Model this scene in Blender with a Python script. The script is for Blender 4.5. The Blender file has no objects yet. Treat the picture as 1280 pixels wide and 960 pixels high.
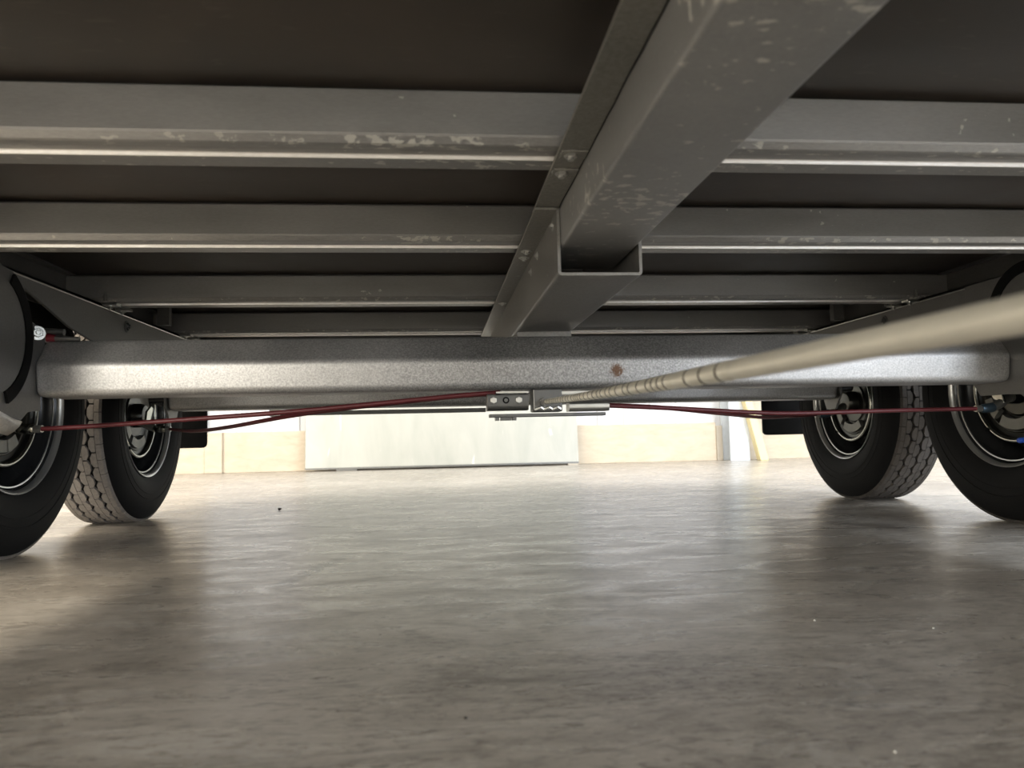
import bpy, bmesh, math, random
from mathutils import Vector, Matrix
random.seed(7)
PI = math.pi
SC = bpy.context.scene
COL = SC.collection

# ------------------------------------------------------------------ camera
CAM_H = 0.214
F_PX = 954.3
yaw, pitch, roll = 0.0982373637, 0.0683769274, -0.0221324508
fw = Vector((math.sin(yaw) * math.cos(pitch), math.cos(yaw) * math.cos(pitch), math.sin(pitch)))
r0 = Vector((math.cos(yaw), -math.sin(yaw), 0)); u0 = r0.cross(fw)
rt = math.cos(roll) * r0 + math.sin(roll) * u0
up = rt.cross(fw)
cd = bpy.data.cameras.new('camera')
cam = bpy.data.objects.new('camera', cd); COL.objects.link(cam)
m = Matrix.Identity(4)
for i in range(3):
    m[i][0] = rt[i]; m[i][1] = up[i]; m[i][2] = -fw[i]
m[0][3], m[1][3], m[2][3] = 0, 0, CAM_H
cam.matrix_world = m
cd.sensor_width = 36; cd.lens = 36 * F_PX / 1280
cd.clip_start = 0.01; cd.clip_end = 100
cd.dof.use_dof = True; cd.dof.focus_distance = 1.6; cd.dof.aperture_fstop = 7.5
SC.camera = cam

# ------------------------------------------------------------------ world, lights, exposure
SC.view_settings.view_transform = 'Standard'
SC.view_settings.look = 'None'
SC.view_settings.gamma = 1
SC.view_settings.use_curve_mapping = False
SC.view_settings.exposure = 0.12
W = bpy.data.worlds.new('world'); SC.world = W; W.use_nodes = True
W.node_tree.nodes['Background'].inputs[0].default_value = (0.9, 0.93, 1, 1)
W.node_tree.nodes['Background'].inputs[1].default_value = 0.05

def area(name, loc, size, power, col, rot=(0, 0, 0)):
    l = bpy.data.lights.new(name, 'AREA'); l.shape = 'RECTANGLE'; l.size, l.size_y = size
    l.energy = power; l.color = col
    o = bpy.data.objects.new(name, l); COL.objects.link(o); o.location = loc; o.rotation_euler = rot
    return o
HALL_FRONT = -7.5
WARM = (1.0, 0.90, 0.74); COOL = (0.80, 0.89, 1.0); NEUT = (1.0, 0.965, 0.91)
# rows of ceiling luminaires of the hall
for y, k in ((-4.6, 1.5), (-1.4, 1.5), (1.6, 0.32), (3.3, 0.20)):
    area('ceiling_lamp_light', (-4.2, y, 5.8), (1.0, 3.0), 230 * k, WARM)
    area('ceiling_lamp_light', (0.4, y, 5.8), (1.0, 3.0), 200 * k, NEUT)
    area('ceiling_lamp_light', (5.0, y, 5.8), (1.0, 3.0), 230 * k, COOL)
# added fill lights behind the camera for the foreground floor and axle
area('front_fill_light', (-5.2, HALL_FRONT + 0.05, 1.9), (3.4, 3.6), 560, (1.0, 0.955, 0.86), (PI / 2, 0, 0))
area('front_fill_light', (6.2, HALL_FRONT + 0.05, 1.9), (3.8, 3.6), 560, (0.80, 0.88, 1.0), (PI / 2, 0, 0))

# ------------------------------------------------------------------ node helpers
def new_mat(name):
    mt = bpy.data.materials.new(name); mt.use_nodes = True
    nt = mt.node_tree
    return mt, nt, nt.nodes['Principled BSDF']
def N(nt, t, **kw):
    n = nt.nodes.new(t)
    for k, v in kw.items():
        if k in n.inputs: n.inputs[k].default_value = v
        else: setattr(n, k, v)
    return n
def L(nt, a, b): nt.links.new(a, b)
def coords(nt, scale=(1, 1, 1), rot=(0, 0, 0)):
    g = N(nt, 'ShaderNodeNewGeometry'); mp = N(nt, 'ShaderNodeMapping')
    mp.inputs['Scale'].default_value = scale; mp.inputs['Rotation'].default_value = rot
    L(nt, g.outputs['Position'], mp.inputs['Vector'])
    return mp.outputs['Vector']
def noise(nt, vec, scale, detail=4, rough=0.55, dist=0.0):
    n = N(nt, 'ShaderNodeTexNoise'); n.inputs['Scale'].default_value = scale
    n.inputs['Detail'].default_value = detail; n.inputs['Roughness'].default_value = rough
    n.inputs['Distortion'].default_value = dist
    L(nt, vec, n.inputs['Vector']); return n.outputs['Fac']
def remap(nt, v, a, b, c, d, smooth=False):
    n = N(nt, 'ShaderNodeMapRange'); n.inputs[1].default_value = a; n.inputs[2].default_value = b
    n.inputs[3].default_value = c; n.inputs[4].default_value = d
    if smooth: n.interpolation_type = 'SMOOTHSTEP'
    L(nt, v, n.inputs[0]); return n.outputs[0]
def mixc(nt, fac, a, b, mode='MIX'):
    n = N(nt, 'ShaderNodeMix', data_type='RGBA', blend_type=mode)
    for sock, v in ((n.inputs[0], fac), (n.inputs[6], a), (n.inputs[7], b)):
        if hasattr(v, 'is_linked') or hasattr(v, 'links'): L(nt, v, sock)
        elif isinstance(v, (int, float)): sock.default_value = v
        else: sock.default_value = (*v, 1)
    return n.outputs[2]
def math_(nt, op, a, b=0.0):
    n = N(nt, 'ShaderNodeMath', operation=op)
    for s, v in ((n.inputs[0], a), (n.inputs[1], b)):
        if isinstance(v, (int, float)): s.default_value = v
        else: L(nt, v, s)
    return n.outputs[0]
def bump(nt, bs, h, strength=0.2, dist=0.002):
    b = N(nt, 'ShaderNodeBump'); b.inputs['Strength'].default_value = strength
    b.inputs['Distance'].default_value = dist
    L(nt, h, b.inputs['Height']); L(nt, b.outputs[0], bs.inputs['Normal'])
def simple(name, col, rough=0.5, metal=0.0, var=0.12, scale=30, spec=0.5):
    mt, nt, bs = new_mat(name)
    v = coords(nt)
    f = noise(nt, v, scale)
    c = mixc(nt, f, tuple(max(0, x * (1 - var)) for x in col), tuple(min(1, x * (1 + var)) for x in col))
    L(nt, c, bs.inputs['Base Color'])
    bs.inputs['Roughness'].default_value = rough; bs.inputs['Metallic'].default_value = metal
    bs.inputs['Specular IOR Level'].default_value = spec
    return mt

def galv(name, base=0.42, metal=0.75, rough=0.42, speck=0.12, blotch=0.0, streak=(1, 1, 1), tint=(1, 0.985, 0.95), dark=0.0, rust=None, fine=260, dull_shade=0.0):
    mt, nt, bs = new_mat(name)
    v = coords(nt, streak)
    big = noise(nt, v, 5, 5, 0.6)
    fn = noise(nt, v, fine, 3, 0.6)
    val = math_(nt, 'ADD', remap(nt, big, 0.3, 0.7, base * 0.82, base * 1.14), remap(nt, fn, 0.3, 0.7, -speck * base, speck * base))
    c = N(nt, 'ShaderNodeCombineColor')
    for i, t in enumerate(tint): L(nt, math_(nt, 'MULTIPLY', val, t), c.inputs[i])
    out = c.outputs[0]
    rg = remap(nt, big, 0.3, 0.7, rough * 0.85, rough * 1.2)
    mtl = None
    if blotch:
        b1 = noise(nt, coords(nt, (1, 1.5, 1)), 62, 5, 0.55, 0.2)
        b2 = noise(nt, coords(nt), 5.5, 3, 0.5)
        msk = remap(nt, math_(nt, 'ADD', b1, math_(nt, 'MULTIPLY', b2, 0.45)), 1.00 - blotch, 1.03 - blotch, 0, 0.85)
        out = mixc(nt, msk, out, (0.56, 0.55, 0.50))
        mtl = math_(nt, 'SUBTRACT', metal, math_(nt, 'MULTIPLY', msk, metal * 0.8))
    if dark:
        d1 = noise(nt, coords(nt, (1, 1, 1)), 34, 5, 0.7)
        out = mixc(nt, remap(nt, d1, 0.62, 0.72, 0, dark), out, (0.07, 0.065, 0.055))
    if dull_shade:  # speckled zinc; mid-axle also darkened to stand for blocked light
        g2 = N(nt, 'ShaderNodeNewGeometry'); s2 = N(nt, 'ShaderNodeSeparateXYZ'); L(nt, g2.outputs['Position'], s2.inputs[0])
        dx = math_(nt, 'ABSOLUTE', math_(nt, 'SUBTRACT', math_(nt, 'ADD', s2.outputs['X'], math_(nt, 'MULTIPLY', noise(nt, coords(nt), 4, 3), 0.5)), 0.25 + dull_shade))
        near = remap(nt, dx, 0.65, 0.12, 0, 1, True)
        sp = noise(nt, coords(nt), 270, 4, 0.7)
        out = mixc(nt, math_(nt, 'MULTIPLY', near, remap(nt, sp, 0.42, 0.60, 0.22, 0.72)), out, (0.15, 0.15, 0.15))
    if rust:
        g = N(nt, 'ShaderNodeNewGeometry')
        dn = N(nt, 'ShaderNodeVectorMath', operation='DISTANCE'); L(nt, g.outputs['Position'], dn.inputs[0])
        dn.inputs[1].default_value = rust
        rn = noise(nt, coords(nt), 240, 3)
        mk = remap(nt, math_(nt, 'ADD', dn.outputs['Value'], math_(nt, 'MULTIPLY', rn, 0.022)), 0.026, 0.018, 0, 0.9)
        out = mixc(nt, mk, out, (0.10, 0.045, 0.015))
    L(nt, out, bs.inputs['Base Color']); L(nt, rg, bs.inputs['Roughness'])
    if mtl is not None: L(nt, mtl, bs.inputs['Metallic'])
    else: bs.inputs['Metallic'].default_value = metal
    bump(nt, bs, fn, 0.08, 0.001)
    return mt

# ------------------------------------------------------------------ materials
def floor_material():
    mt, nt, bs = new_mat('polished_concrete')
    v = coords(nt)
    vs = coords(nt, (1.0, 2.6, 1), (0, 0, 0.25))
    big = noise(nt, v, 1.3, 5, 0.6, 0.5)
    mid = noise(nt, vs, 6.5, 8, 0.66, 0.9)
    fin = noise(nt, vs, 38, 5, 0.65, 0.4)
    c = mixc(nt, remap(nt, big, 0.3, 0.72, 0, 1), (0.31, 0.275, 0.232), (0.48, 0.442, 0.392))
    pat = noise(nt, coords(nt, (1.0, 1.5, 1), (0, 0, -0.3)), 3.4, 9, 0.68, 1.6)
    c = mixc(nt, remap(nt, pat, 0.48, 0.66, 0, 0.65), c, (0.185, 0.163, 0.138))
    c = mixc(nt, remap(nt, pat, 0.45, 0.32, 0, 0.45), c, (0.55, 0.51, 0.455))
    c = mixc(nt, remap(nt, mid, 0.50, 0.68, 0, 0.55), c, (0.185, 0.165, 0.14))
    c = mixc(nt, remap(nt, mid, 0.46, 0.30, 0, 0.40), c, (0.54, 0.505, 0.455))
    c = mixc(nt, remap(nt, fin, 0.52, 0.64, 0, 0.62), c, (0.165, 0.145, 0.122))
    fl = noise(nt, coords(nt, (1.0, 1.7, 1), (0, 0, 0.5)), 72, 6, 0.7, 0.8)
    c = mixc(nt, math_(nt, 'MULTIPLY', remap(nt, fl, 0.53, 0.62, 0, 1), remap(nt, pat, 0.42, 0.6, 0.15, 0.75)), c, (0.105, 0.092, 0.078))
    c = mixc(nt, remap(nt, fl, 0.44, 0.36, 0, 0.45), c, (0.53, 0.50, 0.45))
    # thin crack / saw-cut line, broken up
    g = N(nt, 'ShaderNodeNewGeometry'); sx = N(nt, 'ShaderNodeSeparateXYZ'); L(nt, g.outputs['Position'], sx.inputs[0])
    wob = math_(nt, 'MULTIPLY', noise(nt, v, 2.0, 3), 0.10)
    ln = math_(nt, 'ADD', sx.outputs['Y'], math_(nt, 'MULTIPLY', sx.outputs['X'], 0.32))
    ln = math_(nt, 'ABSOLUTE', math_(nt, 'SUBTRACT', math_(nt, 'ADD', ln, wob), 1.93))
    lm = math_(nt, 'MULTIPLY', remap(nt, ln, 0.003, 0.013, 1, 0), remap(nt, noise(nt, v, 9, 4), 0.38, 0.52, 0.1, 0.9))
    c = mixc(nt, lm, c, (0.07, 0.055, 0.045))
    # crossing trowel scratches, light and dark
    for ang, off, col_, lo in ((0.18, 0, (0.60, 0.56, 0.50), 0.60), (-0.22, 3, (0.10, 0.085, 0.07), 0.60), (0.5, 7, (0.12, 0.10, 0.085), 0.64)):
        mp = N(nt, 'ShaderNodeMapping'); mp.inputs['Rotation'].default_value = (0, 0, ang); mp.inputs['Scale'].default_value = (0.45, 7.0, 1); mp.inputs['Location'].default_value = (off, off, 0)
        L(nt, g.outputs['Position'], mp.inputs['Vector'])
        sc = noise(nt, mp.outputs['Vector'], 5.0, 5, 0.7, 0.3)
        c = mixc(nt, remap(nt, sc, lo, lo + 0.07, 0, 0.5), c, col_)
    # rubber scuff, diagonal
    a = Vector((-0.245, 1.15)); b = Vector((-0.185, 1.40)); d = (b - a).normalized(); n_ = Vector((-d.y, d.x))
    def lin(vx, vy, off):
        return math_(nt, 'SUBTRACT', math_(nt, 'ADD', math_(nt, 'MULTIPLY', sx.outputs['X'], vx), math_(nt, 'MULTIPLY', sx.outputs['Y'], vy)), off)
    across = math_(nt, 'ABSOLUTE', lin(n_.x, n_.y, a.dot(n_))); along = lin(d.x, d.y, a.dot(d))
    sm = math_(nt, 'MULTIPLY', remap(nt, across, 0.004, 0.022, 1, 0, True), math_(nt, 'MULTIPLY', remap(nt, along, 0, 0.05, 0, 1), remap(nt, along, 0.42, 0.2, 0, 1)))
    c = mixc(nt, math_(nt, 'MULTIPLY', sm, 0.8), c, (0.09, 0.075, 0.065))
    # trowel arc in the foreground
    arc = N(nt, 'ShaderNodeVectorMath', operation='DISTANCE'); L(nt, g.outputs['Position'], arc.inputs[0]); arc.inputs[1].default_value = (-0.17, 0.44, 0)
    am = math_(nt, 'MULTIPLY', remap(nt, arc.outputs['Value'], 0.125, 0.105, 0, 1, True), remap(nt, noise(nt, v, 14, 5, 0.6, 0.8), 0.42, 0.6, 0.1, 0.6))
    c = mixc(nt, am, c, (0.17, 0.155, 0.125))
    # tiny specks
    sp = noise(nt, v, 120, 2, 0.4)
    c = mixc(nt, remap(nt, sp, 0.755, 0.79, 0, 0.7), c, (0.08, 0.065, 0.05))
    L(nt, c, bs.inputs['Base Color'])
    L(nt, remap(nt, mid, 0.3, 0.7, 0.22, 0.38), bs.inputs['Roughness'])
    bs.inputs['Specular IOR Level'].default_value = 0.42
    bump(nt, bs, math_(nt, 'ADD', mid, math_(nt, 'MULTIPLY', fin, 0.8)), 0.05, 0.003)
    return mt

M = {}
M['floor'] = floor_material()
M['deck'] = None
def deck_material():
    mt, nt, bs = new_mat('phenolic_plywood')
    v = coords(nt); vs = coords(nt, (1, 3.5, 1))
    b = noise(nt, v, 3.0, 5, 0.6, 0.6); f = noise(nt, vs, 26, 5, 0.6, 0.5)
    c = mixc(nt, remap(nt, b, 0.3, 0.7, 0, 1), (0.022, 0.0178, 0.014), (0.062, 0.050, 0.040))
    c = mixc(nt, remap(nt, f, 0.60, 0.74, 0, 0.35), c, (0.125, 0.105, 0.085))
    L(nt, c, bs.inputs['Base Color'])
    L(nt, remap(nt, b, 0.3, 0.7, 0.38, 0.55), bs.inputs['Roughness'])
    bump(nt, bs, noise(nt, v, 90, 3), 0.08, 0.001)
    return mt
M['deck'] = deck_material()
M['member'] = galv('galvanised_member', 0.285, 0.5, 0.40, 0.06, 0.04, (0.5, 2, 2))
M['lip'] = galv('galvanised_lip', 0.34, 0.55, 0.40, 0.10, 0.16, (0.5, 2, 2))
M['ridge'] = galv('fold_highlight', 0.90, 0.75, 0.45, 0.05, 0, (0.4, 1, 1))  # highlight of the front-facing fold put into a lighter colour
M['beam'] = galv('galvanised_drawbar', 0.33, 0.55, 0.42, 0.05, 0.15, (1, 1, 1), (1, 1, .975))
M['sleeve'] = galv('galvanised_sleeve', 0.24, 0.55, 0.42, 0.12, 0.03, (1, 1, 1), (1, 0.97, 0.90), 0.25)
M['flange'] = galv('galvanised_flange', 0.25, 0.55, 0.45, 0.16, 0.05, (1, 1, 1), (1, 0.97, 0.88), 0.45)
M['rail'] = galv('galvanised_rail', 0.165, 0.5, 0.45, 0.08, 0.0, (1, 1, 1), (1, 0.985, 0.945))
M['axle'] = galv('galvanised_axle', 0.47, 0.72, 0.46, 0.24, 0.0, (1, 1, 1), (1, 0.99, 0.97), 0.22, (0.338, 1.407, 0.333), 330, 0.22)
M['skirt_lit'] = galv('galvanised_lit', 0.7, 0.7, 0.42, 0.12)  # bracket skirt, colour raised to stand for light on its lower face
M['zinc'] = simple('bright_zinc', (0.45, 0.45, 0.42), 0.28, 0.9, 0.1)
M['dullzinc'] = simple('dull_zinc', (0.13, 0.13, 0.125), 0.42, 0.75, 0.2, 60)
M['rod'] = simple('zinc_plated_rod', (0.88, 0.84, 0.72), 0.36, 0.55, 0.12, 40)
M['thread'] = simple('worn_thread_groove', (0.10, 0.085, 0.06), 0.6, 0.3, 0.2)
M['red'] = simple('red_cable_sheath', (0.095, 0.012, 0.015), 0.45, 0, 0.1)
M['redcap'] = simple('red_plastic_cap', (0.16, 0.012, 0.02), 0.4)
M['rubber'] = simple('sidewall_rubber', (0.006, 0.006, 0.006), 0.72, 0, 0.2, 60, 0.22)
M['tread'] = simple('dusty_tread_rubber', (0.23, 0.205, 0.18), 0.85, 0, 0.35, 160, 0.3)
M['tread_shaded'] = simple('tread_rubber_shaded', (0.085, 0.076, 0.068), 0.85, 0, 0.35, 160, 0.3)  # tread of the right tyres, their weaker light put into the colour
M['black'] = simple('black_rubber_trim', (0.004, 0.004, 0.004), 0.7, 0, .1, 30, 0.15)
M['flap'] = simple('black_plastic_flap', (0.005, 0.005, 0.005), 0.6, 0, .1, 30, 0.2)
M['rimdark'] = simple('dark_steel', (0.035, 0.036, 0.037), 0.25, 0.5, 0.15, 20)
M['rim'] = simple('silver_painted_rim', (0.50, 0.50, 0.48), 0.28, 0.8, 0.08)
M['brake'] = simple('zinc_plated_brake', (0.40, 0.40, 0.36), 0.22, 1.0, 0.12, 25)
M['brakedish'] = simple('oiled_brake_plate', (0.05, 0.05, 0.045), 0.28, 0.9, 0.25, 25)
M['cover'] = simple('grey_cover_plate', (0.17, 0.17, 0.155), 0.45, 0.6, 0.3, 60)
M['blue'] = simple('blue_plastic', (0.03, 0.10, 0.55), 0.4)
M['bluecap'] = simple('blue_grey_ferrule', (0.07, 0.11, 0.15), 0.3, 0.7)
M['plinth'] = None
def plinth_material():
    mt, nt, bs = new_mat('beige_plinth')
    v = coords(nt, (1, 1, 3.0))
    a = noise(nt, v, 7, 6, 0.65, 0.6); b = noise(nt, v, 45, 4, 0.6)
    c = mixc(nt, remap(nt, a, 0.3, 0.7, 0, 1), (0.50, 0.425, 0.32), (0.61, 0.535, 0.43))
    c = mixc(nt, remap(nt, b, 0.60, 0.72, 0, 0.35), c, (0.43, 0.35, 0.25))
    L(nt, c, bs.inputs['Base Color']); bs.inputs['Roughness'].default_value = 0.85
    return mt
M['plinth'] = plinth_material()
M['cladding'] = simple('white_cladding', (0.58, 0.59, 0.61), 0.5, 0, 0.03, 4)
M['wall'] = simple('hall_wall_paint', (0.70, 0.69, 0.66), 0.8, 0, 0.04, 3)
M['ceiling'] = simple('hall_ceiling_sheet', (0.55, 0.55, 0.55), 0.8, 0, 0.04, 3)
M['column'] = simple('bluish_galvanised_column', (0.56, 0.60, 0.64), 0.5, 0.2, 0.16, 22)
M['side'] = simple('beige_grey_steel', (0.42, 0.38, 0.32), 0.6, 0, 0.08)
M['wood'] = simple('pale_yellow_timber', (0.76, 0.66, 0.38), 0.7, 0, 0.08, 14)
M['pebble_d'] = simple('dark_grit', (0.02, 0.018, 0.016), 0.8)
M['pebble_w'] = simple('pale_grit', (0.75, 0.72, 0.64), 0.8)
def sheet_material():
    mt, nt, bs = new_mat('milky_sheet')
    v = coords(nt, (1, 1, 0.35))
    a = noise(nt, v, 3.0, 4, 0.6, 1.2)
    w = noise(nt, coords(nt, (1, 1, 0.22), (0, 0.25, 0)), 9, 3, 0.5, 1.5)
    c = mixc(nt, remap(nt, a, 0.3, 0.7, 0, 1), (0.35, 0.36, 0.325), (0.44, 0.44, 0.40))
    c = mixc(nt, remap(nt, w, 0.66, 0.70, 0, 0.5), c, (0.74, 0.74, 0.69))
    L(nt, c, bs.inputs['Base Color']); bs.inputs['Roughness'].default_value = 0.3
    bump(nt, bs, w, 0.15, 0.01)
    return mt
M['sheet'] = sheet_material()

# ------------------------------------------------------------------ mesh helpers
def wpos(o):
    return (wpos(o.parent) if o.parent else Vector((0, 0, 0))) + Vector(o.location)
def obj(name, bm, mat, parent=None, smooth=False, origin=None, bevel=0, angle=35):
    """bmesh in world coordinates -> one object, origin at its centre (or given)."""
    bmesh.ops.recalc_face_normals(bm, faces=bm.faces)
    me = bpy.data.meshes.new(name)
    if origin is None:
        mn = Vector([min(v.co[i] for v in bm.verts) for i in range(3)])
        mx = Vector([max(v.co[i] for v in bm.verts) for i in range(3)])
        origin = (mn + mx) / 2
    origin = Vector(origin)
    bmesh.ops.translate(bm, verts=bm.verts, vec=-origin)
    if smooth:
        for f in bm.faces: f.smooth = True
    bm.to_mesh(me); bm.free()
    mats = mat if isinstance(mat, (list, tuple)) else [mat]
    for x in mats: me.materials.append(x)
    if smooth:
        me.set_sharp_from_angle(angle=math.radians(angle))
    o = bpy.data.objects.new(name, me); COL.objects.link(o)
    if parent: o.parent = parent; o.location = origin - wpos(parent)
    else: o.location = origin
    if bevel:
        md = o.modifiers.new('bevel', 'BEVEL'); md.width = bevel; md.segments = 2; md.limit_method = 'ANGLE'
    return o
def box(bm, x0, x1, y0, y1, z0, z1):
    vs = [bm.verts.new((x, y, z)) for z in (z0, z1) for y in (y0, y1) for x in (x0, x1)]
    fs = []
    for q in ((0, 2, 3, 1), (4, 5, 7, 6), (0, 1, 5, 4), (2, 6, 7, 3), (0, 4, 6, 2), (1, 3, 7, 5)):
        fs.append(bm.faces.new([vs[i] for i in q]))
    return fs
def prism(bm, pts, axis, a, b, mi=0):
    """closed polygon pts (2-D) extruded along axis from a to b. axis x: pts=(y,z); y: (x,z); z: (x,y)"""
    def mk(p, t):
        return {'x': (t, p[0], p[1]), 'y': (p[0], t, p[1]), 'z': (p[0], p[1], t)}[axis]
    A = [bm.verts.new(mk(p, a)) for p in pts]; B = [bm.verts.new(mk(p, b)) for p in pts]
    n = len(pts)
    fs = [bm.faces.new([A[i], A[(i + 1) % n], B[(i + 1) % n], B[i]]) for i in range(n)]
    fs.append(bm.faces.new(A[::-1])); fs.append(bm.faces.new(B))
    for f in fs: f.material_index = mi
    return fs
def tube(bm, path, rad, seg=12, cap=True):
    P = [Vector(p) for p in path]; n = len(P)
    rads = rad if isinstance(rad, (list, tuple)) else [rad] * n
    T = [(P[min(i + 1, n - 1)] - P[max(i - 1, 0)]).normalized() for i in range(n)]
    ref = Vector((0, 0, 1)) if abs(T[0].z) < 0.9 else Vector((1, 0, 0))
    nrm = (ref - T[0] * ref.dot(T[0])).normalized()
    rings = []
    for i in range(n):
        nrm = (nrm - T[i] * nrm.dot(T[i])).normalized(); bn = T[i].cross(nrm)
        rings.append([bm.verts.new(P[i] + rads[i] * (math.cos(2 * PI * k / seg) * nrm + math.sin(2 * PI * k / seg) * bn)) for k in range(seg)])
    for i in range(n - 1):
        for k in range(seg):
            bm.faces.new([rings[i][k], rings[i][(k + 1) % seg], rings[i + 1][(k + 1) % seg], rings[i + 1][k]])
    if cap:
        bm.faces.new(rings[0][::-1]); bm.faces.new(rings[-1])
    return rings
def spline(pts, n=8):
    P = [Vector(p) for p in pts]; out = []
    Q = [P[0] * 2 - P[1]] + P + [P[-1] * 2 - P[-2]]
    for i in range(1, len(Q) - 2):
        a, b, c, d = Q[i - 1], Q[i], Q[i + 1], Q[i + 2]
        for k in range(n):
            t = k / n
            out.append(0.5 * ((2 * b) + (c - a) * t + (2 * a - 5 * b + 4 * c - d) * t * t + (3 * b - a - 3 * c + d) * t ** 3))
    out.append(P[-1]); return out
def lathe_x(bm, prof, c, seg=64, closed=False, mi=0, x_sign=1):
    """revolve (x, r) profile about the X axis through c"""
    rings = []
    for x, r in prof:
        rings.append([bm.verts.new((c[0] + x_sign * x, c[1] + r * math.cos(2 * PI * k / seg), c[2] + r * math.sin(2 * PI * k / seg))) for k in range(seg)])
    n = len(prof)
    for i in range(n if closed else n - 1):
        A, B = rings[i], rings[(i + 1) % n]
        for k in range(seg):
            f = bm.faces.new([A[k], A[(k + 1) % seg], B[(k + 1) % seg], B[k]]); f.material_index = mi
    return rings
def disc_cap(bm, ring): bm.faces.new(ring)
def round_poly(pts, r, seg=4):
    """round polygon corners"""
    out = []; n = len(pts)
    rs = r if isinstance(r, (list, tuple)) else [r] * n
    for i in range(n):
        p = Vector(pts[i]); a = Vector(pts[i - 1]) - p; b = Vector(pts[(i + 1) % n]) - p
        rr = rs[i]
        if rr <= 0: out.append(tuple(p)); continue
        la, lb = a.length, b.length; a.normalize(); b.normalize()
        ang = a.angle(b); t = min(rr / math.tan(ang / 2), la * 0.49, lb * 0.49)
        p0 = p + a * t; p1 = p + b * t
        for k in range(seg + 1):
            s = k / seg
            out.append(tuple((1 - s) ** 2 * p0 + 2 * s * (1 - s) * p + s * s * p1))
    return out
def bolt(bm, c, axis, r=0.008, h=0.006, washer=True):
    c = Vector(c); axis = Vector(axis).normalized()
    ref = Vector((0, 0, 1)) if abs(axis.z) < 0.9 else Vector((1, 0, 0))
    u = (ref - axis * ref.dot(axis)).normalized(); w = axis.cross(u)
    def ring(rr, t, n): return [bm.verts.new(c + axis * t + rr * (math.cos(2 * PI * k / n) * u + math.sin(2 * PI * k / n) * w)) for k in range(n)]
    def stack(prof, n):
        R = [ring(rr, t, n) for rr, t in prof]
        for A, B in zip(R, R[1:]):
            for k in range(n): bm.faces.new([A[k], A[(k + 1) % n], B[(k + 1) % n], B[k]])
        bm.faces.new(R[0][::-1]); bm.faces.new(R[-1])
    t0 = 0
    if washer:
        stack([(r * 1.55, 0), (r * 1.55, h * 0.22), (r * 1.45, h * 0.3)], 16); t0 = h * 0.3
    stack([(r, t0), (r, h * 0.85), (r * 0.85, h)], 6)
    stack([(r * 0.5, h), (r * 0.5, h * 1.5), (r * 0.4, h * 1.6)], 10)

# ------------------------------------------------------------------ setting
def structure(name, bm, mat, **kw):
    o = obj(name, bm, mat, **kw); o['kind'] = 'structure'; return o
HX0, HX1, HY0, HY1, HZ = -9.0, 9.5, -7.5, 5.6, 6.0
bm = bmesh.new(); box(bm, HX0 - .2, HX1 + .2, HY0 - .2, HY1 + .2, -0.15, 0.0); structure('floor', bm, M['floor'])
bm = bmesh.new(); box(bm, HX0 - .2, HX1 + .2, HY0 - .2, HY1 + .2, HZ, HZ + .1); structure('ceiling', bm, M['ceiling'])
bm = bmesh.new(); box(bm, HX0 - .2, HX0, HY0 - .2, HY1 + .2, 0, HZ); structure('wall_left', bm, M['wall'])
bm = bmesh.new(); box(bm, HX1, HX1 + .2, HY0 - .2, HY1 + .2, 0, HZ); structure('wall_right', bm, M['wall'])
bm = bmesh.new(); box(bm, HX0, HX1, HY0 - .2, HY0, 0, HZ); structure('wall_front', bm, M['wall'])
bm = bmesh.new(); box(bm, HX0, HX1, HY1, HY1 + .2, 0, HZ); wb = structure('wall_back', bm, M['cladding'])
# ribbed sheet cladding above the plinth: shallow raised ribs, one part
def cladding(x0, x1):
    bm = bmesh.new(); pts = []; x = x0; d = 0.012
    while x < x1 - 0.2:
        pts += [(x, 0), (x + 0.075, 0), (x + 0.083, -d), (x + 0.117, -d), (x + 0.125, 0)]; x += 0.2
    pts.append((x1, 0)); y = HY1 - 0.012
    front = [(p[0], y + p[1]) for p in pts]
    poly = front + [(x1, HY1), (x0, HY1)]
    prism(bm, poly, 'z', 0.285, HZ)
    o = obj('ribbed_cladding', bm, M['cladding'], wb); return o
cladding(HX0, -1.62); cladding(-1.50, 2.085); cladding(2.28, HX1)
# plinth pieces
bm = bmesh.new(); box(bm, -1.50, 2.07, HY1 - 0.055, HY1, 0, 0.285); structure('baseboard_back', bm, M['plinth'], bevel=.004)
bm = bmesh.new(); box(bm, HX0, -1.62, HY1 - 0.075, HY1, 0, 0.60); structure('trim_1', bm, M['plinth'], bevel=.004)
bm = bmesh.new(); box(bm, -1.62, -1.50, HY1 - 0.085, HY1, 0, 0.285); structure('trim_2', bm, M['plinth'], bevel=.006)
bm = bmesh.new(); box(bm, 2.28, HX1, HY1 - 0.055, HY1, 0, 0.55); structure('trim_3', bm, M['plinth'], bevel=.004)
bm = bmesh.new(); box(bm, 2.07, 2.115, HY1 - 0.07, HY1, 0, 0.26); structure('trim_4', bm, M['side'], bevel=.003)
# steel column: H-section
bm = bmesh.new()
X0, X1, Y0, Y1 = 2.120, 2.266, HY1 - 0.20, HY1 - 0.02
t = 0.012; xm = (X0 + X1) / 2
prism(bm, [(X0, Y0), (X1, Y0), (X1, Y0 + t), (xm + t / 2, Y0 + t), (xm + t / 2, Y1 - t), (X1, Y1 - t), (X1, Y1), (X0, Y1), (X0, Y1 - t), (xm - t / 2, Y1 - t), (xm - t / 2, Y0 + t), (X0, Y0 + t)], 'z', 0, HZ)
structure('trim_5', bm, M['column'], bevel=.002)

def tag(o, label, cat, group=None):
    o['label'] = label; o['category'] = cat
    if group: o['group'] = group
    return o
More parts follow.
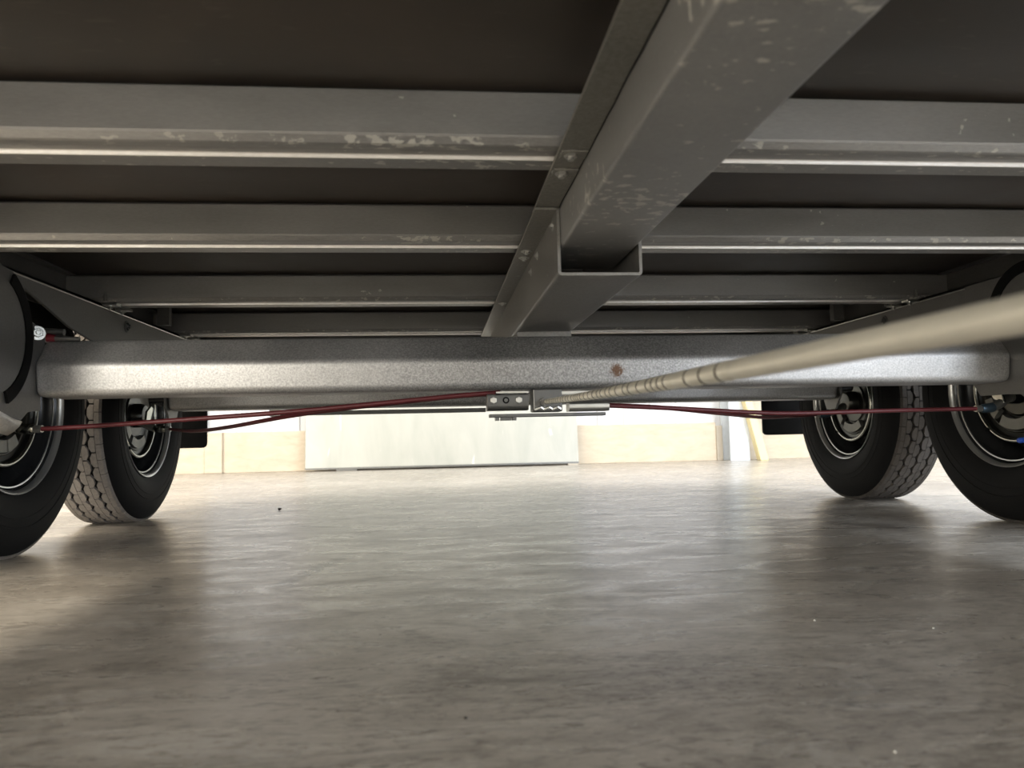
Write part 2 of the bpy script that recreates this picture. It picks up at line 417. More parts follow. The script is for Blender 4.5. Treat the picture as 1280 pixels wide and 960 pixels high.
# leaning plank beside column
bm = bmesh.new()
prism(bm, [(2.315, 0.0), (2.375, 0.0), (2.20, 0.72), (2.145, 0.72)], 'y', HY1 - 0.275, HY1 - 0.205)
tag(obj('timber_plank', bm, M['wood'], bevel=.003), 'pale yellow timber plank leaning against the bluish steel column by the back wall', 'plank')
# milky sheet leaning against the wall
e = bpy.data.objects.new('leaning_sheet', None); COL.objects.link(e); e.location = (0.04, HY1 - 0.16, 0)
tag(e, 'large milky white sheet panel standing against the beige wall plinth behind the trailer', 'panel')
bm = bmesh.new()
prism(bm, [(HY1 - 0.19, 0.022), (HY1 - 0.175, 0.022), (HY1 - 0.062, 1.35), (HY1 - 0.077, 1.35)], 'x', -0.915, 1.0)
obj('sheet', bm, M['sheet'], e, bevel=.002)
bm = bmesh.new(); prism(bm, [(HY1 - 0.196, 0.012), (HY1 - 0.168, 0.012), (HY1 - 0.167, 0.024), (HY1 - 0.195, 0.024)], 'x', -0.915, 1.0)
obj('edge_strip', bm, M['dullzinc'], e)
for i, (x0, x1, mt, w) in enumerate(((0.92, 0.995, 'side', 'right'), (-0.70, -0.56, 'dullzinc', 'left'))):
    bm = bmesh.new(); box(bm, x0, x1, HY1 - 0.21, HY1 - 0.14, 0, 0.0118)
    tag(obj('support_block', bm, M[mt]), {'right': 'small beige block under the right corner of the milky sheet', 'left': 'dark grey slat under the left part of the milky sheet'}[w], 'block')
# grit on the floor
for (x, y, s, k, lab) in ((-0.494, 2.456, .006, 'd', 'dark grit crumb on the floor right of the rear left wheel'),
                          (0.018, 0.598, .0016, 'd', 'tiny dark crumb on the bare foreground concrete'),
                          (0.297, 0.493, .0011, 'w', 'pale grit crumb nearest the camera on the concrete'),
                          (0.521, 0.781, .0011, 'w', 'pale grit crumb in the floor shadow of the right wheels'),
                          (0.417, 0.836, .0011, 'w', 'pale grit crumb left of the one in the right wheel shadow')):
    bm = bmesh.new(); bmesh.ops.create_icosphere(bm, subdivisions=1, radius=s)
    for v in bm.verts: v.co = Vector((v.co.x * random.uniform(.8, 1.4), v.co.y * random.uniform(.8, 1.3), v.co.z * .7)) + Vector((x, y, s * .6))
    mz = min(v.co.z for v in bm.verts)
    for v in bm.verts: v.co.z -= mz
    tag(obj('grit_crumb', bm, M['pebble_' + k]), lab, 'grit')

# ------------------------------------------------------------------ trailer
XC = 0.2175
trailer = bpy.data.objects.new('flatbed_trailer', None); COL.objects.link(trailer)
trailer.location = (XC, 1.9, 0)
tag(trailer, 'galvanised tandem axle flatbed trailer seen from underneath on the concrete floor', 'trailer')
T = trailer
ZF = 0.522           # underside of the cross members
ZD = 0.584           # underside of the deck
XL, XR = -0.789, 1.224
def part(name, bm, mat, label=None, parent=None, **kw):
    o = obj(name, bm, mat, parent or T, **kw)
    if label: o['label'] = label
    return o

# deck
bm = bmesh.new(); box(bm, XL, XR, -0.42, 2.92, ZD, ZD + 0.018)
part('deck_panel', bm, M['deck'], 'dark brown phenolic plywood deck', bevel=.001)
# outer side frames
for s in (0, 1):
    bm = bmesh.new()
    a, b = ((XL - 0.004, XL) if s == 0 else (XR, XR + 0.004))
    inn = 0.016 if s == 0 else -0.016
    box(bm, min(a, b), max(a, b), -0.42, 2.92, 0.50, 0.62)
    box(bm, min(b if s == 0 else a, (b if s == 0 else a) + inn), max(b if s == 0 else a, (b if s == 0 else a) + inn), -0.42, 2.92, ZD - 0.005, ZD - 0.0005)
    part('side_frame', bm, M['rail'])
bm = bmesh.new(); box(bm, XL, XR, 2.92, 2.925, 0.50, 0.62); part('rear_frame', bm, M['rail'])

# cross members: folded hat section with a stiffening step in the bottom flange
def member(y):
    prof = [(0.012, 0.0612), (0.010, 0.0582), (0.002, 0.0570), (0.0, 0.0550), (0.0, 0.0095), (0.0012, 0.0072), (0.0068, 0.0008), (0.0105, 0.0)]
    prof += [(0.0205, 0.0), (0.0235, 0.0012), (0.026, 0.0047), (0.0470, 0.0047), (0.0482, 0.0040), (0.0490, 0.0006), (0.0500, 0.0)]
    prof += [(0.079, 0.0), (0.082, 0.0015), (0.083, 0.005), (0.083, 0.0612)]
    bm = bmesh.new()
    pts = [(y + p[0], ZF + p[1]) for p in prof]
    fs = prism(bm, pts, 'x', XL + 0.001, XR - 0.001)
    for i, f in enumerate(fs[:len(pts)]):
        if i in (5, 6, 7, 8, 14, 15): f.material_index = 1
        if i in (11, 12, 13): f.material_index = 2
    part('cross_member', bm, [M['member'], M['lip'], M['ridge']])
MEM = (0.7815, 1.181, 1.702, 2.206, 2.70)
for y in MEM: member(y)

# main longitudinal rails (inner web + flanges)
RL_, RR_ = -0.724, 1.157
for s, x in ((-1, RL_), (1, RR_)):
    bm = bmesh.new()
    t = 0.004 * s
    def bx(xa, xb, *a): box(bm, min(xa, xb), max(xa, xb), *a)
    # web with the bottom edge cut up towards the front
    prism(bm, [(-0.42, ZF - .0005), (2.92, ZF - .0005), (2.92, 0.432), (1.70, 0.432), (1.575, 0.450), (1.453, 0.484), (1.40, 0.497), (-0.42, 0.497)], 'x', x, x + t)
    bx(x, x + 0.05 * s, -0.42, 2.92, ZF - 0.0045, ZF - 0.0005)
    bx(x, x + 0.05 * s, 1.70, 2.92, 0.428, 0.432)
    r = part('side_rail', bm, M['rail'])
    bm = bmesh.new()   # rolled lip along the top edge
    tube(bm, [(x - 0.0015 * s, 1.36, ZF - 0.0075), (x - 0.0015 * s, 2.92, ZF - 0.0075)], 0.0016, 8)
    obj('edge_lip', bm, M['zinc'], r)
    bm = bmesh.new()
    tube(bm, [(x - 0.001 * s, 1.40, .4965), (x - 0.001 * s, 1.453, .484), (x - 0.001 * s, 1.575, .450), (x - 0.001 * s, 1.70, .432)], 0.0014, 6)
    obj('cut_edge', bm, M['dullzinc'], r)
    # rail bolts
    for y, z in ((1.724, 0.514), (1.79, 0.514), (2.225, 0.514), (2.29, 0.514)):
        bm = bmesh.new(); bolt(bm, (x - 0.018 * s, y, ZF - 0.006), (0, 0, -1), 0.006, 0.005); 
        box(bm, x - 0.018 * s - .012, x - 0.018 * s + .018, y - .012, y + .012, ZF - .006, ZF - 0.0008)
        obj('bolt', bm, M['zinc'], r)
        bm = bmesh.new(); bolt(bm, (x - 0.02 * s, y - 0.028 if y in (1.724,) else y + .03, ZF + 0.0305 - .03), (0, 0, 1), 0.004, 0.012, False)
        obj('stud', bm, M['zinc'], r)
    bm = bmesh.new(); bolt(bm, (x, 1.86, 0.491), (-s, 0, 0), 0.009, 0.006); obj('bolt', bm, M['dullzinc'], r)
    for y in (1.36,):
        bm = bmesh.new(); box(bm, min(x - .03 * s, x), max(x - .03 * s, x), 2.055, 2.075, ZF + .002, ZF + .055); obj('cleat', bm, M['rail'], r)

# drawbar tube, side flange, sleeve
XA, XB = 0.1665, 0.2685
ZB = 0.4630
bm = bmesh.new()
rp = round_poly([(XA, ZB), (XB, ZB), (XB, ZF - .002), (XA, ZF - .002)], [0.005, 0.005, 0.001, 0.001], 4)
inn = [(XA + .004, ZB + .004), (XB - .004, ZB + .004), (XB - .004, ZF - .006), (XA + .004, ZF - .006)]
def ringsec(y): return [bm.verts.new((p[0], y, p[1])) for p in rp], [bm.verts.new((p[0], y, p[1])) for p in inn]
prism(bm, rp, 'y', -0.75, 1.12)
dbar = part('drawbar', bm, M['beam'], 'flat grey drawbar tube with white blotches', smooth=True, angle=60)
def flange_strip(y0, y1, z0, z1, name, x0, x1, mat):
    bm = bmesh.new(); box(bm, x0, x1, y0, y1, z0, z1); return obj(name, bm, mat, dbar, bevel=.0008)
flange_strip(-0.75, 1.02, ZF - 0.005, ZF - 0.0006, 'side_flange', 0.1335, XA, M['flange'])
flange_strip(-0.75, 1.02, ZF - 0.005, ZF - 0.0006, 'side_flange', XB, 0.303, M['flange'])
bm = bmesh.new()
pts = []; random.seed(3)
for k in range(60):
    yy = -0.75 + 1.74 * k / 59; pts.append((XA - .0006 + random.uniform(-.0008, .0004), yy, ZF - .0052 + random.uniform(-.0005, .0003)))
tube(bm, pts, .0006, 6)
obj('seam', bm, M['black'], dbar)
# sleeve (U-shaped bracket below the drawbar end, open towards the front)
SX0, SX1, SZ, SY0, SY1 = 0.1615, 0.2755, 0.4245, 0.985, 2.26
bm = bmesh.new()
tk = 0.004
prism(bm, round_poly([(SX0, ZF - .006), (SX0, SZ), (SX1, SZ), (SX1, ZF - .006), (SX1 - tk, ZF - .006), (SX1 - tk, SZ + tk), (SX0 + tk, SZ + tk), (SX0 + tk, ZF - .006)], [0, .006, .006, 0, 0, .002, .002, 0], 3), 'y', SY0, SY1)
sl = part('drawbar_sleeve', bm, M['sleeve'], smooth=True, angle=40)
for (x0, x1) in ((0.1325, SX0 + tk), (SX1 - tk, 0.304)):
    bm = bmesh.new(); box(bm, x0, x1, SY0, SY1, ZF - 0.0095, ZF - 0.0055); obj('sleeve_flange', bm, M['flange'], sl, bevel=.0008)
for (x, y) in ((0.1475, 1.211), (0.1485, 1.255), (0.149, 1.691)):
    bm = bmesh.new(); bolt(bm, (x, y, ZF - 0.0095), (0, 0, -1), 0.006, 0.004); obj('bolt', bm, M['rim'], sl)
for (y, z) in ((1.022, 0.501), (1.182, 0.498), (1.265, 0.490)):
    bm = bmesh.new(); bolt(bm, (SX0, y, z), (-1, 0, 0), 0.0045, 0.003); obj('bolt', bm, M['rim'], sl)
for (x, y) in ((0.1475, 0.7945), (0.1465, 0.851)):
    bm = bmesh.new(); bolt(bm, (x, y, ZF - 0.005), (0, 0, -1), 0.0075, 0.005); obj('bolt', bm, M['rim'], dbar)
    bm = bmesh.new(); prism(bm, [(0.136, ZF - .0052), (0.165, ZF - .0052), (0.165, ZF - .0072), (0.136, ZF - .0072)], 'y', y - .012, y + .012); obj('washer_plate', bm, M['flange'], dbar, bevel=.001)
bm = bmesh.new(); box(bm, SX0 + .002, SX1 - .002, 1.525, 1.531, 0.36, SZ); obj('saddle_plate', bm, M['sleeve'], sl)
bm = bmesh.new(); box(bm, SX0 + tk, SX1 - tk, SY1 - .004, SY1, SZ + tk, ZF - .006); obj('light_stop_plate', bm, M['sleeve'], sl)  # added plate to keep the inside of the sleeve dark

# axles
def axle(yc, name='axle'):
    hexp = [(yc - 0.046, 0.3575), (yc - 0.039, 0.3010), (yc + 0.062, 0.3010), (yc + 0.064, 0.357), (yc + 0.040, 0.4045), (yc - 0.008, 0.4045)]
    bm = bmesh.new(); pr = round_poly(hexp, [0.020, 0.016, 0.016, 0.014, 0.012, 0.012], 7)
    # slightly rounded tube ends
    def sec(x, s):
        cy, cz = yc + .011, .355
        return [bm.verts.new((x, cy + (p[0] - cy) * s, cz + (p[1] - cz) * s)) for p in pr]
    xs = [(-0.702, .90), (-0.698, .97), (-0.690, 1.0), (1.126, 1.0), (1.134, .97), (1.138, .90)]
    R = [sec(x, s) for x, s in xs]
    for A, B in zip(R, R[1:]):
        n = len(A)
        for k in range(n): bm.faces.new([A[k], A[(k + 1) % n], B[(k + 1) % n], B[k]])
    bm.faces.new(R[0][::-1]); bm.faces.new(R[-1])
    return part(name, bm, M['axle'], smooth=True, angle=30)
Y1, Y2 = 1.452, 2.115
HY = (1.585, 2.262)
ax = [axle(Y1), axle(Y2)]

# axle mounting brackets, trailing arms
def bracket(yc, hy, s, ctr, front):
    x = -0.7025 if s < 0 else 1.1385
    d = yc - Y1
    bm = bmesh.new()
    if front and s < 0:
        pts = [(1.235, .515), (1.285, .515), (1.335, .508), (1.372, .487), (1.388, .445), (1.402, .430), (1.443, .428), (1.447, .316), (1.432, .300), (1.434, .278), (1.391, .274), (1.368, .258), (1.345, .262), (1.235, .292)]
    elif front:
        pts = [(1.235, .515), (1.53, .515), (1.535, .32), (1.503, .2765), (1.434, .2765), (1.391, .274), (1.368, .258), (1.345, .262), (1.235, .292)]
    else:
        pts = [(1.40, .430), (1.505, .430), (1.505, .32), (1.480, .272), (1.432, .272), (1.40, .31)]
    pts = [(p[0] + d, p[1]) for p in pts]
    prism(bm, pts, 'x', x, x + 0.006 * s)
    b = part('axle_bracket', bm, M['rail'], bevel=.001)
    # trailing arm behind the bracket plate
    bm = bmesh.new()
    xo = x + 0.012 * s; xe = x + 0.050 * s
    prism(bm, round_poly([(yc - .04, .405), (yc + .05, .405), (hy + .03, .350), (hy + .03, .316), (hy - .03, .314), (yc - .035, .322)], .018, 4), 'x', min(xo, xe), max(xo, xe))
    obj('trailing_arm', bm, M['rimdark'], b, smooth=True, angle=40)  # dark colour stands in for the shaded void around the galvanised arm
    if front:
        cy, cz, R = ctr
        bm = bmesh.new()
        rp_ = [(cy + (R - .01) * math.cos(a), cz + (R - .01) * math.sin(a)) for a in [2 * PI * k / 40 for k in range(40)]]
        rp_ = [(max(p[0], 1.235), p[1]) for p in rp_ if p[0] > 1.2]
        prism(bm, rp_, 'x', min(x - .0005 * s, x - .003 * s), max(x - .0005 * s, x - .003 * s))
        obj('bracket_disc', bm, M['rail'], b)
        bm = bmesh.new()
        a0, a1 = (-66, 60) if s < 0 else (15, 95)
        an = [math.radians(a0 + (a1 - a0) * k / 24) for k in range(25)]
        prism(bm, [(cy + (R + .012) * math.cos(a), cz + (R + .012) * math.sin(a)) for a in an] + [(cy + (R - .0095) * math.cos(a), cz + (R - .0095) * math.sin(a)) for a in an[::-1]], 'x', min(x - .0005 * s, x - .005 * s), max(x - .0005 * s, x - .005 * s))
        o = obj('rubber_edging', bm, M['black'], b, smooth=True); o['label'] = 'curved black rubber edging strip'
        bm = bmesh.new()   # lower skirt of the bracket, bent outwards
        rows = [[(x - .0003 * s, y, z), (x + .004 * s, y, z - .008), (x + .012 * s, y, z - .016), (x + .022 * s, y, z - .022)] for y, z in ((1.368, .2585), (1.345, .262), (1.235, .292))]
        V = [[bm.verts.new(p) for p in row] for row in rows]
        for A, B in zip(V, V[1:]):
            for k in range(3): bm.faces.new([A[k], A[k + 1], B[k + 1], B[k]])
        o = obj('bracket_skirt', bm, M['skirt_lit'], b, smooth=True, angle=60)
        md = o.modifiers.new('thick', 'SOLIDIFY'); md.thickness = .003
        bm = bmesh.new(); tube(bm, [row[-1] for row in rows], .0026, 8); obj('skirt_edge', bm, M['dullzinc'], b)
    return b
bL = bracket(Y1, HY[0], -1, (1.272, .397, .110), True)
bR = bracket(Y1, HY[0], 1, (1.352, .420, .100), True)
bracket(Y2, HY[1], -1, None, False); bracket(Y2, HY[1], 1, None, False)
# bolt and red cap above the left end of the front axle
bm = bmesh.new(); bolt(bm, (-0.700, 1.412, 0.414), (0.55, -0.8, 0), 0.0085, 0.008); obj('bolt', bm, M['zinc'], bL)
bm = bmesh.new(); tube(bm, [(-0.694, 1.435, 0.409), (-0.680, 1.435, 0.4075)], [0.008, 0.006], 12); o = obj('dust_cap', bm, M['redcap'], bL); o['label'] = 'small red plastic cap'
bm = bmesh.new(); tube(bm, [(-0.680, 1.435, 0.4075), (-0.640, 1.437, 0.406)], [0.006, 0.004], 10); obj('grease_nipple', bm, M['dullzinc'], bL)
bm = bmesh.new(); tube(bm, [(-0.70, 1.44, 0.421), (-0.668, 1.44, 0.419)], 0.006, 10); obj('clamp_sleeve', bm, M['dullzinc'], bL)

# ---- wheels (built once for the left side, local frame: +x towards the trailer centre)
TR = 0.300
def build_wheel_meshes():
    me = {}
    def save(key, bm, mats, smooth=True, angle=35):
        bmesh.ops.recalc_face_normals(bm, faces=bm.faces)
        for f in bm.faces: f.smooth = smooth
        m_ = bpy.data.meshes.new(key); bm.to_mesh(m_); bm.free()
        for x in mats: m_.materials.append(x)
        if smooth: m_.set_sharp_from_angle(angle=math.radians(angle))
        me[key] = m_
    rb = TR - 0.0085
    half = [(0.070, 0.1710), (0.0738, 0.1752), (0.0790, 0.186), (0.0845, 0.201), (0.0868, 0.216), (0.0868, 0.2185), (0.0875, 0.2190), (0.0875, 0.2215), (0.0868, 0.222), (0.0862, 0.236), (0.0850, 0.2365), (0.0850, 0.2385), (0.0862, 0.239),
            (0.0838, 0.255), (0.0795, 0.269), (0.0740, 0.280), (0.0685, 0.288), (0.0640, 0.2918), (0.056, rb), (0.03, rb + .001), (0.0, rb + .0015)]
    prof = half + [(-x, r) for x, r in half[::-1][1:]]
    bm = bmesh.new(); lathe_x(bm, prof, (0, 0, 0), 80, closed=True)
    for v in bm.verts: v.co.z = max(v.co.z, -(TR - 0.004))
    save('tyre', bm, [M['rubber']], True, 50)
    # tread: zig-zag ribs of blocks, mapped on the cylinder
    bm = bmesh.new(); n = 46; pitch = 2 * PI / n; r1 = TR; r0_ = rb - 0.001
    def blk(poly):
        def pt(p, r):
            crown = 0.0025 * (p[0] / 0.068) ** 2
            return (p[0], (r - crown) * math.cos(p[1]), (r - crown) * math.sin(p[1]))
        A = [bm.verts.new(pt(p, r1)) for p in poly]; B = [bm.verts.new(pt(p, r0_)) for p in poly]
        k = len(poly); bm.faces.new(A)
        for i in range(k): bm.faces.new([A[i], B[i], B[(i + 1) % k], A[(i + 1) % k]])
    g = 0.0011    # half of a thin groove
    zw = 0.0045   # half of a wide zig-zag groove
    am = 0.0027   # zig-zag amplitude
    zig = (-0.034, 0.0, 0.034); thin = (-0.051, -0.017, 0.017, 0.051)
    gap = pitch * 0.045
    for k in range(n):
        for zi, zx in enumerate(zig):
            off = (zi % 2) * 0.25
            a0 = (k + off) * pitch
            # zig line x offset: triangle wave, + at mid, - at block ends
            tl = thin[zi] + g * .6
            tr_ = thin[zi + 1] - g * .6
            blk([(tl, a0 + gap), (tl, a0 + pitch - gap), (zx - zw - am, a0 + pitch - gap), (zx - zw + am, a0 + pitch * .70), (zx - zw + am, a0 + pitch * .30), (zx - zw - am, a0 + gap)])
            b0 = a0 + pitch * 0.5
            blk([(tr_, b0 + gap), (zx + zw + am, b0 + gap), (zx + zw - am, b0 + pitch * .30), (zx + zw - am, b0 + pitch * .70), (zx + zw + am, b0 + pitch - gap), (tr_, b0 + pitch - gap)])
        for s in (-1, 1):
            a0 = k * pitch
            x0, x1, x2 = 0.051 + g * .6, 0.0625, 0.0670
            def pt2(x, r, a): return (s * x, r * math.cos(a), r * math.sin(a))
            sec = [(x0, r0_), (x0, r1 - .0016), (x1, r1 - .0035), (x2, r1 - .0095), (x1 - .004, r0_ - .006)]
            ga = pitch * .02
            A = [bm.verts.new(pt2(x, r, a0 + ga)) for x, r in sec]; Mid = [bm.verts.new(pt2(x, r, a0 + pitch / 2)) for x, r in sec]; B = [bm.verts.new(pt2(x, r, a0 + pitch - ga)) for x, r in sec]
            for P_, Q_ in ((A, Mid), (Mid, B)):
                for i in range(len(sec)): bm.faces.new([P_[i], P_[(i + 1) % 5], Q_[(i + 1) % 5], Q_[i]])
            bm.faces.new(A); bm.faces.new(B)
    for v in bm.verts: v.co.z = max(v.co.z, -(TR - 0.0039))
    save('tread', bm, [M['tread']], False)
    # rim barrel + disc
    bm = bmesh.new()
    inner = [(0.066, 0.1685), (0.058, 0.1620), (0.046, 0.1610), (0.036, 0.1585), (0.026, 0.146), (0.008, 0.142), (-0.012, 0.142), (-0.022, 0.150), (-0.040, 0.160), (-0.060, 0.162), (-0.072, 0.169)]
    lathe_x(bm, inner, (0, 0, 0), 64)
    R = lathe_x(bm, [(-0.012, 0.1425), (-0.026, 0.128), (-0.030, 0.105), (-0.018, 0.085), (-0.018, 0.035), (-0.03, 0.030), (-0.03, 0.002)], (0, 0, 0), 64)
    disc_cap(bm, R[-1])
    save('wheel', bm, [M['rimdark']], True, 40)
    bm = bmesh.new()
    fl = [(0.0655, 0.1668), (0.070, 0.1664), (0.0735, 0.1682), (0.0765, 0.1712), (0.0775, 0.1738), (0.0765, 0.1748), (0.0745, 0.1742), (0.0715, 0.1722), (0.0685, 0.1698)]
    lathe_x(bm, fl, (0, 0, 0), 72, closed=True)
    save('rim_flange', bm, [M['rim']], True, 50)
    bm = bmesh.new()
    lathe_x(bm, [(0.0595, 0.1590), (0.062, 0.1585), (0.0625, 0.1612), (0.060, 0.1618)], (0, 0, 0), 72, closed=True)
    save('bead_seat_ring', bm, [M['rim']], True, 50)
    # brake: backing plate with rolled edge, covers
    bm = bmesh.new()
    lathe_x(bm, [(0.048 + .0052 * math.cos(a), 0.1165 + .0055 * math.sin(a)) for a in [2 * PI * k / 10 for k in range(10)]], (0, 0, 0), 64, closed=True)
    lathe_x(bm, [(0.046, 0.112), (0.020, 0.110), (-0.016, 0.108)], (0, 0, 0), 48)
    save('brake_ring', bm, [M['brake']], True, 60)
    bm = bmesh.new()
    R = lathe_x(bm, [(0.047, 0.113), (0.040, 0.109), (0.038, 0.100), (0.041, 0.097), (0.041, 0.094), (0.036, 0.088), (0.033, 0.062), (0.037, 0.058), (0.037, 0.002)], (0, 0, 0), 64)
    disc_cap(bm, R[-1]); save('brake_plate', bm, [M['brakedish']], True, 40)
    bm = bmesh.new()
    for (ang, w) in ((-100, 22), (-68, 14), (-150, 16)):
        pts = []
        for k in range(9):
            a = math.radians(ang - w + 2 * w * k / 8); pts.append((0.092 * math.cos(a), 0.092 * math.sin(a)))
        for k in range(9):
            a = math.radians(ang + w - 2 * w * k / 8); pts.append((0.068 * math.cos(a), 0.068 * math.sin(a)))
        prism(bm, pts, 'x', 0.034, 0.047)
    save('inspection_cover', bm, [M['cover']], True, 40)
    bm = bmesh.new()
    tube(bm, [(-0.02, 0, 0), (0.055, 0, 0), (0.066, 0, 0), (0.068, 0, 0)], [0.036, 0.034, 0.028, 0.018], 24)
    save('hub', bm, [M['brakedish']], True, 40)
    bm = bmesh.new()
    tube(bm, [(0.030, -0.143 * .55, -0.143 * .62), (0.058, -0.146 * .55, -0.146 * .62)], 0.0045, 10)
    save('valve', bm, [M['black']], True, 40)
    return me
WM = build_wheel_meshes()
WM['tread_shaded'] = WM['tread'].copy(); WM['tread_shaded'].materials[0] = M['tread_shaded']
def place_wheel(xc, hy, rz):
    def o(name, parent, loc=(0, 0, 0)):
        x = bpy.data.objects.new(name, WM[name]); COL.objects.link(x); x.parent = parent; x.location = loc; return x
    w = o('wheel', T, Vector((xc, hy, TR - 0.004)) - Vector(T.location)); w.rotation_euler = (0, 0, rz)
    for nm in ('tyre', 'rim_flange', 'bead_seat_ring', 'brake_ring', 'brake_plate', 'inspection_cover', 'hub', 'valve'):
        c = o(nm, w)
        if nm == 'tyre': c['label'] = 'black rubber tyre'
    t = o('tread', w); t['kind'] = 'stuff'; t['label'] = 'dusty grey-brown tread of zig-zag blocks' if rz == 0 else 'tread of zig-zag blocks darkened for the shaded side'
    if rz: t.data = WM['tread_shaded']
    return w
XWL, XWR = -0.891, 1.326
wl = [place_wheel(XWL, hy, 0) for hy in HY]
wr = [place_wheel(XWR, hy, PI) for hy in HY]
# blue valve cap of the near right wheel
bm = bmesh.new(); tube(bm, [(1.245, 1.507, .1835), (1.222, 1.505, .1815), (1.219, 1.505, .1812)], [0.0058, .0058, .0045], 12)
o = obj('valve_cap', bm, M['blue'], wr[0]); o.matrix_parent_inverse = Matrix.Identity(4)
o.location = Matrix.Rotation(-PI, 4, 'Z') @ (Vector((1.232, 1.506, .1825)) - (Vector((XWR, HY[0], TR - .004)))); o.rotation_euler = (0, 0, -PI); o['label'] = 'bright blue cap'

# mudguards over each pair, mud flaps behind
for s, x0, x1 in ((-1, -1.0, -0.798), (1, 1.232, 1.436)):
    bm = bmesh.new(); P = [(1.20, .45), (1.235, .53), (1.30, .61), (1.40, .645), (2.46, .645), (2.56, .61), (2.62, .53), (2.65, .45)]
    prism(bm, P + [(p[0] - (.003 if p[0] > 1.9 else -.003), p[1] - .003) for p in P[::-1]], 'x', x0, x1)
    part('mudguard', bm, M['rail'])
    bm = bmesh.new()
    xa, xb = (-1.0, -0.772) if s < 0 else (1.168, 1.436)
    prism(bm, round_poly([(xa, .198), (xb, .198), (xb, .46), (xa, .46)], [.018, .018, .002, .002], 5), 'y', 2.66, 2.666)
    o = part('mud_flap', bm, M['flap'], 'black plastic mud flap')

# brake rod, thread
def rodpath(y):
    t = (y - 0.12) / (1.423 - 0.12)
    return Vector((0.200, y, CAM_H + 0.0352 + 0.0270 * t - 0.0035 * math.sin(PI * min(1, max(0, t))) * 0.9 + .001))
bm = bmesh.new(); ys = []; y = 1.425; pts = []; rads = []
def rr(y): return 0.0044 + (0.0071 - 0.0044) * min(1, max(0, (1.42 - y) / 0.85))
for k in range(60):
    yy = -0.55 + (0.46 + 0.55) * k / 59; pts.append(rodpath(yy)); rads.append(rr(yy))
yy = 0.46; rings_at = []
while yy < 1.42:
    st = random.choice((0.016, 0.022, 0.030, 0.019)) * (1.15 if yy < .8 else .95)
    for f, d in ((0.10, 0), (0.5, .0002), (0.90, 0), (0.955, -.0007)):
        y_ = yy + st * f
        if y_ < 1.43: pts.append(rodpath(y_)); rads.append(rr(y_) + d)
    rings_at.append(yy + st * .955); yy += st
tube(bm, pts, rads, 20)
rod = part('brake_rod', bm, M['rod'], 'zinc plated brake rod with a ringed end', smooth=True, angle=60)
bm = bmesh.new()
for y_ in rings_at:
    if y_ > 1.42 or (y_ < .62 and random.random() < .4): continue
    c = rodpath(y_); r_ = rr(y_); w = 0.0017
    tube(bm, [c + Vector((0, -w, 0)), c + Vector((0, w, 0))], r_ + .0001, 20)
o = obj('groove_rings', bm, M['thread'], rod); o['kind'] = 'stuff'

# brake equaliser under the front axle
bm = bmesh.new(); box(bm, 0.096, 0.314, 1.405, 1.435, 0.2495, 0.2555); 
eq = part('brake_equaliser', bm, M['dullzinc'], 'zinc plated brake cable equaliser assembly', bevel=.001)
bm = bmesh.new()
prism(bm, round_poly([(1.398, .262), (1.398, .292), (1.440, .292), (1.440, .262)], [.009, .003, .003, .003], 3), 'x', 0.092, 0.168)
cb = obj('cable_clamp', bm, M['dullzinc'], eq, smooth=True, angle=40)
bm = bmesh.new(); box(bm, 0.108, 0.168, 1.397, 1.44, 0.2935, 0.2965); obj('clamp_tab', bm, M['zinc'], eq)
for x in (0.103, 0.150):
    bm = bmesh.new(); tube(bm, [(x, 1.399, .2805), (x, 1.3945, .2805), (x, 1.394, .2805)], [.0066, .0066, .0055], 6); obj('bolt', bm, M['rim'], eq)
bm = bmesh.new(); tube(bm, [(0.126, 1.399, .2805), (0.126, 1.3970, .2805)], .0062, 16); o = obj('bolt_hole', bm, M['black'], eq); 
bm = bmesh.new(); tube(bm, [(0.126, 1.3972, .2805), (0.126, 1.3962, .2805)], .0035, 12); obj('hole_core', bm, M['dullzinc'], eq)
bm = bmesh.new(); box(bm, 0.176, 0.231, 1.398, 1.442, 0.258, 0.3012); obj('centre_block', bm, M['dullzinc'], eq, bevel=.003)
bm = bmesh.new(); tube(bm, [(0.196, 1.400, .2765), (0.196, 1.388, .2763)], .0075, 6); obj('rod_nut', bm, M['dullzinc'], eq)
bm = bmesh.new()
for i in range(3): tube(bm, [(0.179 + .016 * i, 1.3975, .262), (0.190 + .016 * i, 1.3965, .266), (0.196 + .016 * i, 1.3975, .2625)], .0028, 6)
obj('weld_bead', bm, M['zinc'], eq)
bm = bmesh.new(); prism(bm, round_poly([(1.400, .258), (1.400, .274), (1.436, .274), (1.436, .258)], [.007, .003, .003, .003], 3), 'x', 0.244, 0.320)
obj('cable_clamp', bm, M['zinc'], eq, smooth=True, angle=40)
bm = bmesh.new(); box(bm, 0.231, 0.285, 1.402, 1.436, 0.2905, 0.2955); obj('clamp_tab', bm, M['zinc'], eq)
bm = bmesh.new(); box(bm, 0.231, 0.245, 1.402, 1.436, 0.284, 0.288); obj('clamp_tab', bm, M['dullzinc'], eq)
for (x0, x1) in ((0.107, 0.114), (0.117, 0.137), (0.139, 0.146)):
    bm = bmesh.new(); box(bm, x0, x1, 1.41, 1.43, 0.2435, 0.2495); obj('bottom_lug', bm, M['dullzinc'], eq)
# rear tie bar behind the equaliser
bm = bmesh.new(); box(bm, -0.45, 0.14, 2.205, 2.225, 0.286, 0.298); tb = part('tie_bar', bm, M['dullzinc'], bevel=.001)
bm = bmesh.new(); box(bm, -0.47, -0.44, 2.20, 2.23, 0.284, 0.312); obj('bar_clamp', bm, M['zinc'], tb, bevel=.002)

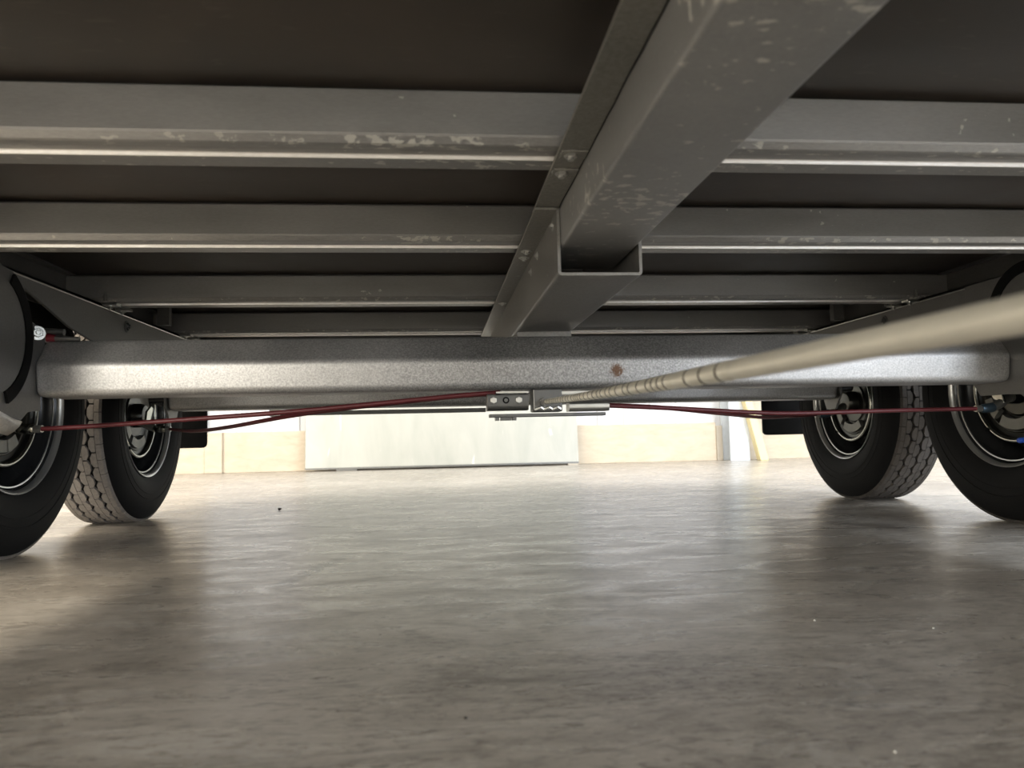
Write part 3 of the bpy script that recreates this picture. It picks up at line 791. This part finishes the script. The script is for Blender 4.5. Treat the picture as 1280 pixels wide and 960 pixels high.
# red brake cables
def cable(pts, r=0.0042):
    bm = bmesh.new(); tube(bm, spline(pts, 10), r, 10)
    return part('brake_cable', bm, M['red'], 'dark red sheathed brake cable', smooth=True, angle=80)
ECL = (0.094, 1.43, 0.290)
cable([(0.118, 1.432, 0.2965), (0.03, 1.432, .2915), (-0.25, 1.45, .2700), (-0.48, 1.48, .2580), (-0.66, 1.51, .2500), (-0.748, 1.525, 0.2475)], .0044)
cable([(0.10, 1.440, 0.2945), (0.02, 1.442, .2900), (-0.24, 1.50, .2680), (-0.46, 1.75, .2485), (-0.62, 2.03, .2455), (-0.735, 2.19, 0.2545)], .0044)
cable([(0.318, 1.424, 0.2685), (0.45, 1.432, .2610), (0.60, 1.450, .2515), (0.72, 1.47, .2475), (0.95, 1.50, .2500), (1.148, 1.53, 0.2510)], .0044)
cable([(0.318, 1.432, 0.2695), (0.44, 1.47, .2640), (0.62, 1.62, .2535), (0.85, 1.92, .2485), (1.02, 2.12, .2540), (1.135, 2.20, 0.2580)], .0044)
# cable conduit ends (ferrule, boot, elbow tube into the brake plate)
def conduit(x, y, z, s, hy, near):
    """s: +1 right side, -1 left side"""
    bm = bmesh.new(); tube(bm, [(x - .004 * s, y, z), (x + .010 * s, y + .002, z)], [.0072, .0072], 8); c = part('cable_end', bm, M['zinc'])
    bm = bmesh.new(); tube(bm, [(x + .010 * s, y + .002, z), (x + .016 * s, y + .003, z), (x + .040 * s, y + .008, z + .002), (x + .044 * s, y + .008, z + .002)], [.0075, .0098, .0105, .009], 14)
    obj('ferrule', bm, M['bluecap'] if s > 0 else M['brake'], c, smooth=True)
    bm = bmesh.new()
    tube(bm, spline([(x + .040 * s, y + .008, z + .002), (x + .062 * s, y + .012, z + .010), (x + .085 * s, y + .022, z + .020), (x + .105 * s, y + .035, z + .025)], 5), [.0095] * 15 + [.012], 14)
    obj('conduit_elbow', bm, M['zinc'], c, smooth=True)
    bm = bmesh.new()
    xa = x + .062 * s; prism(bm, [(y + .0, z + .012), (y + .010, z + .050), (y + .040, z + .066), (y + .055, z + .060), (y + .03, z + .02)], 'x', min(xa, xa + .006 * s), max(xa, xa + .006 * s))
    obj('conduit_bracket', bm, M['brake'], c, bevel=.001)
conduit(1.150, 1.53, 0.2511, 1, HY[0], True)
conduit(1.137, 2.202, 0.2582, 1, HY[1], False)
conduit(-0.748, 1.525, 0.2475, -1, HY[0], True)
conduit(-0.737, 2.192, 0.2548, -1, HY[1], False)
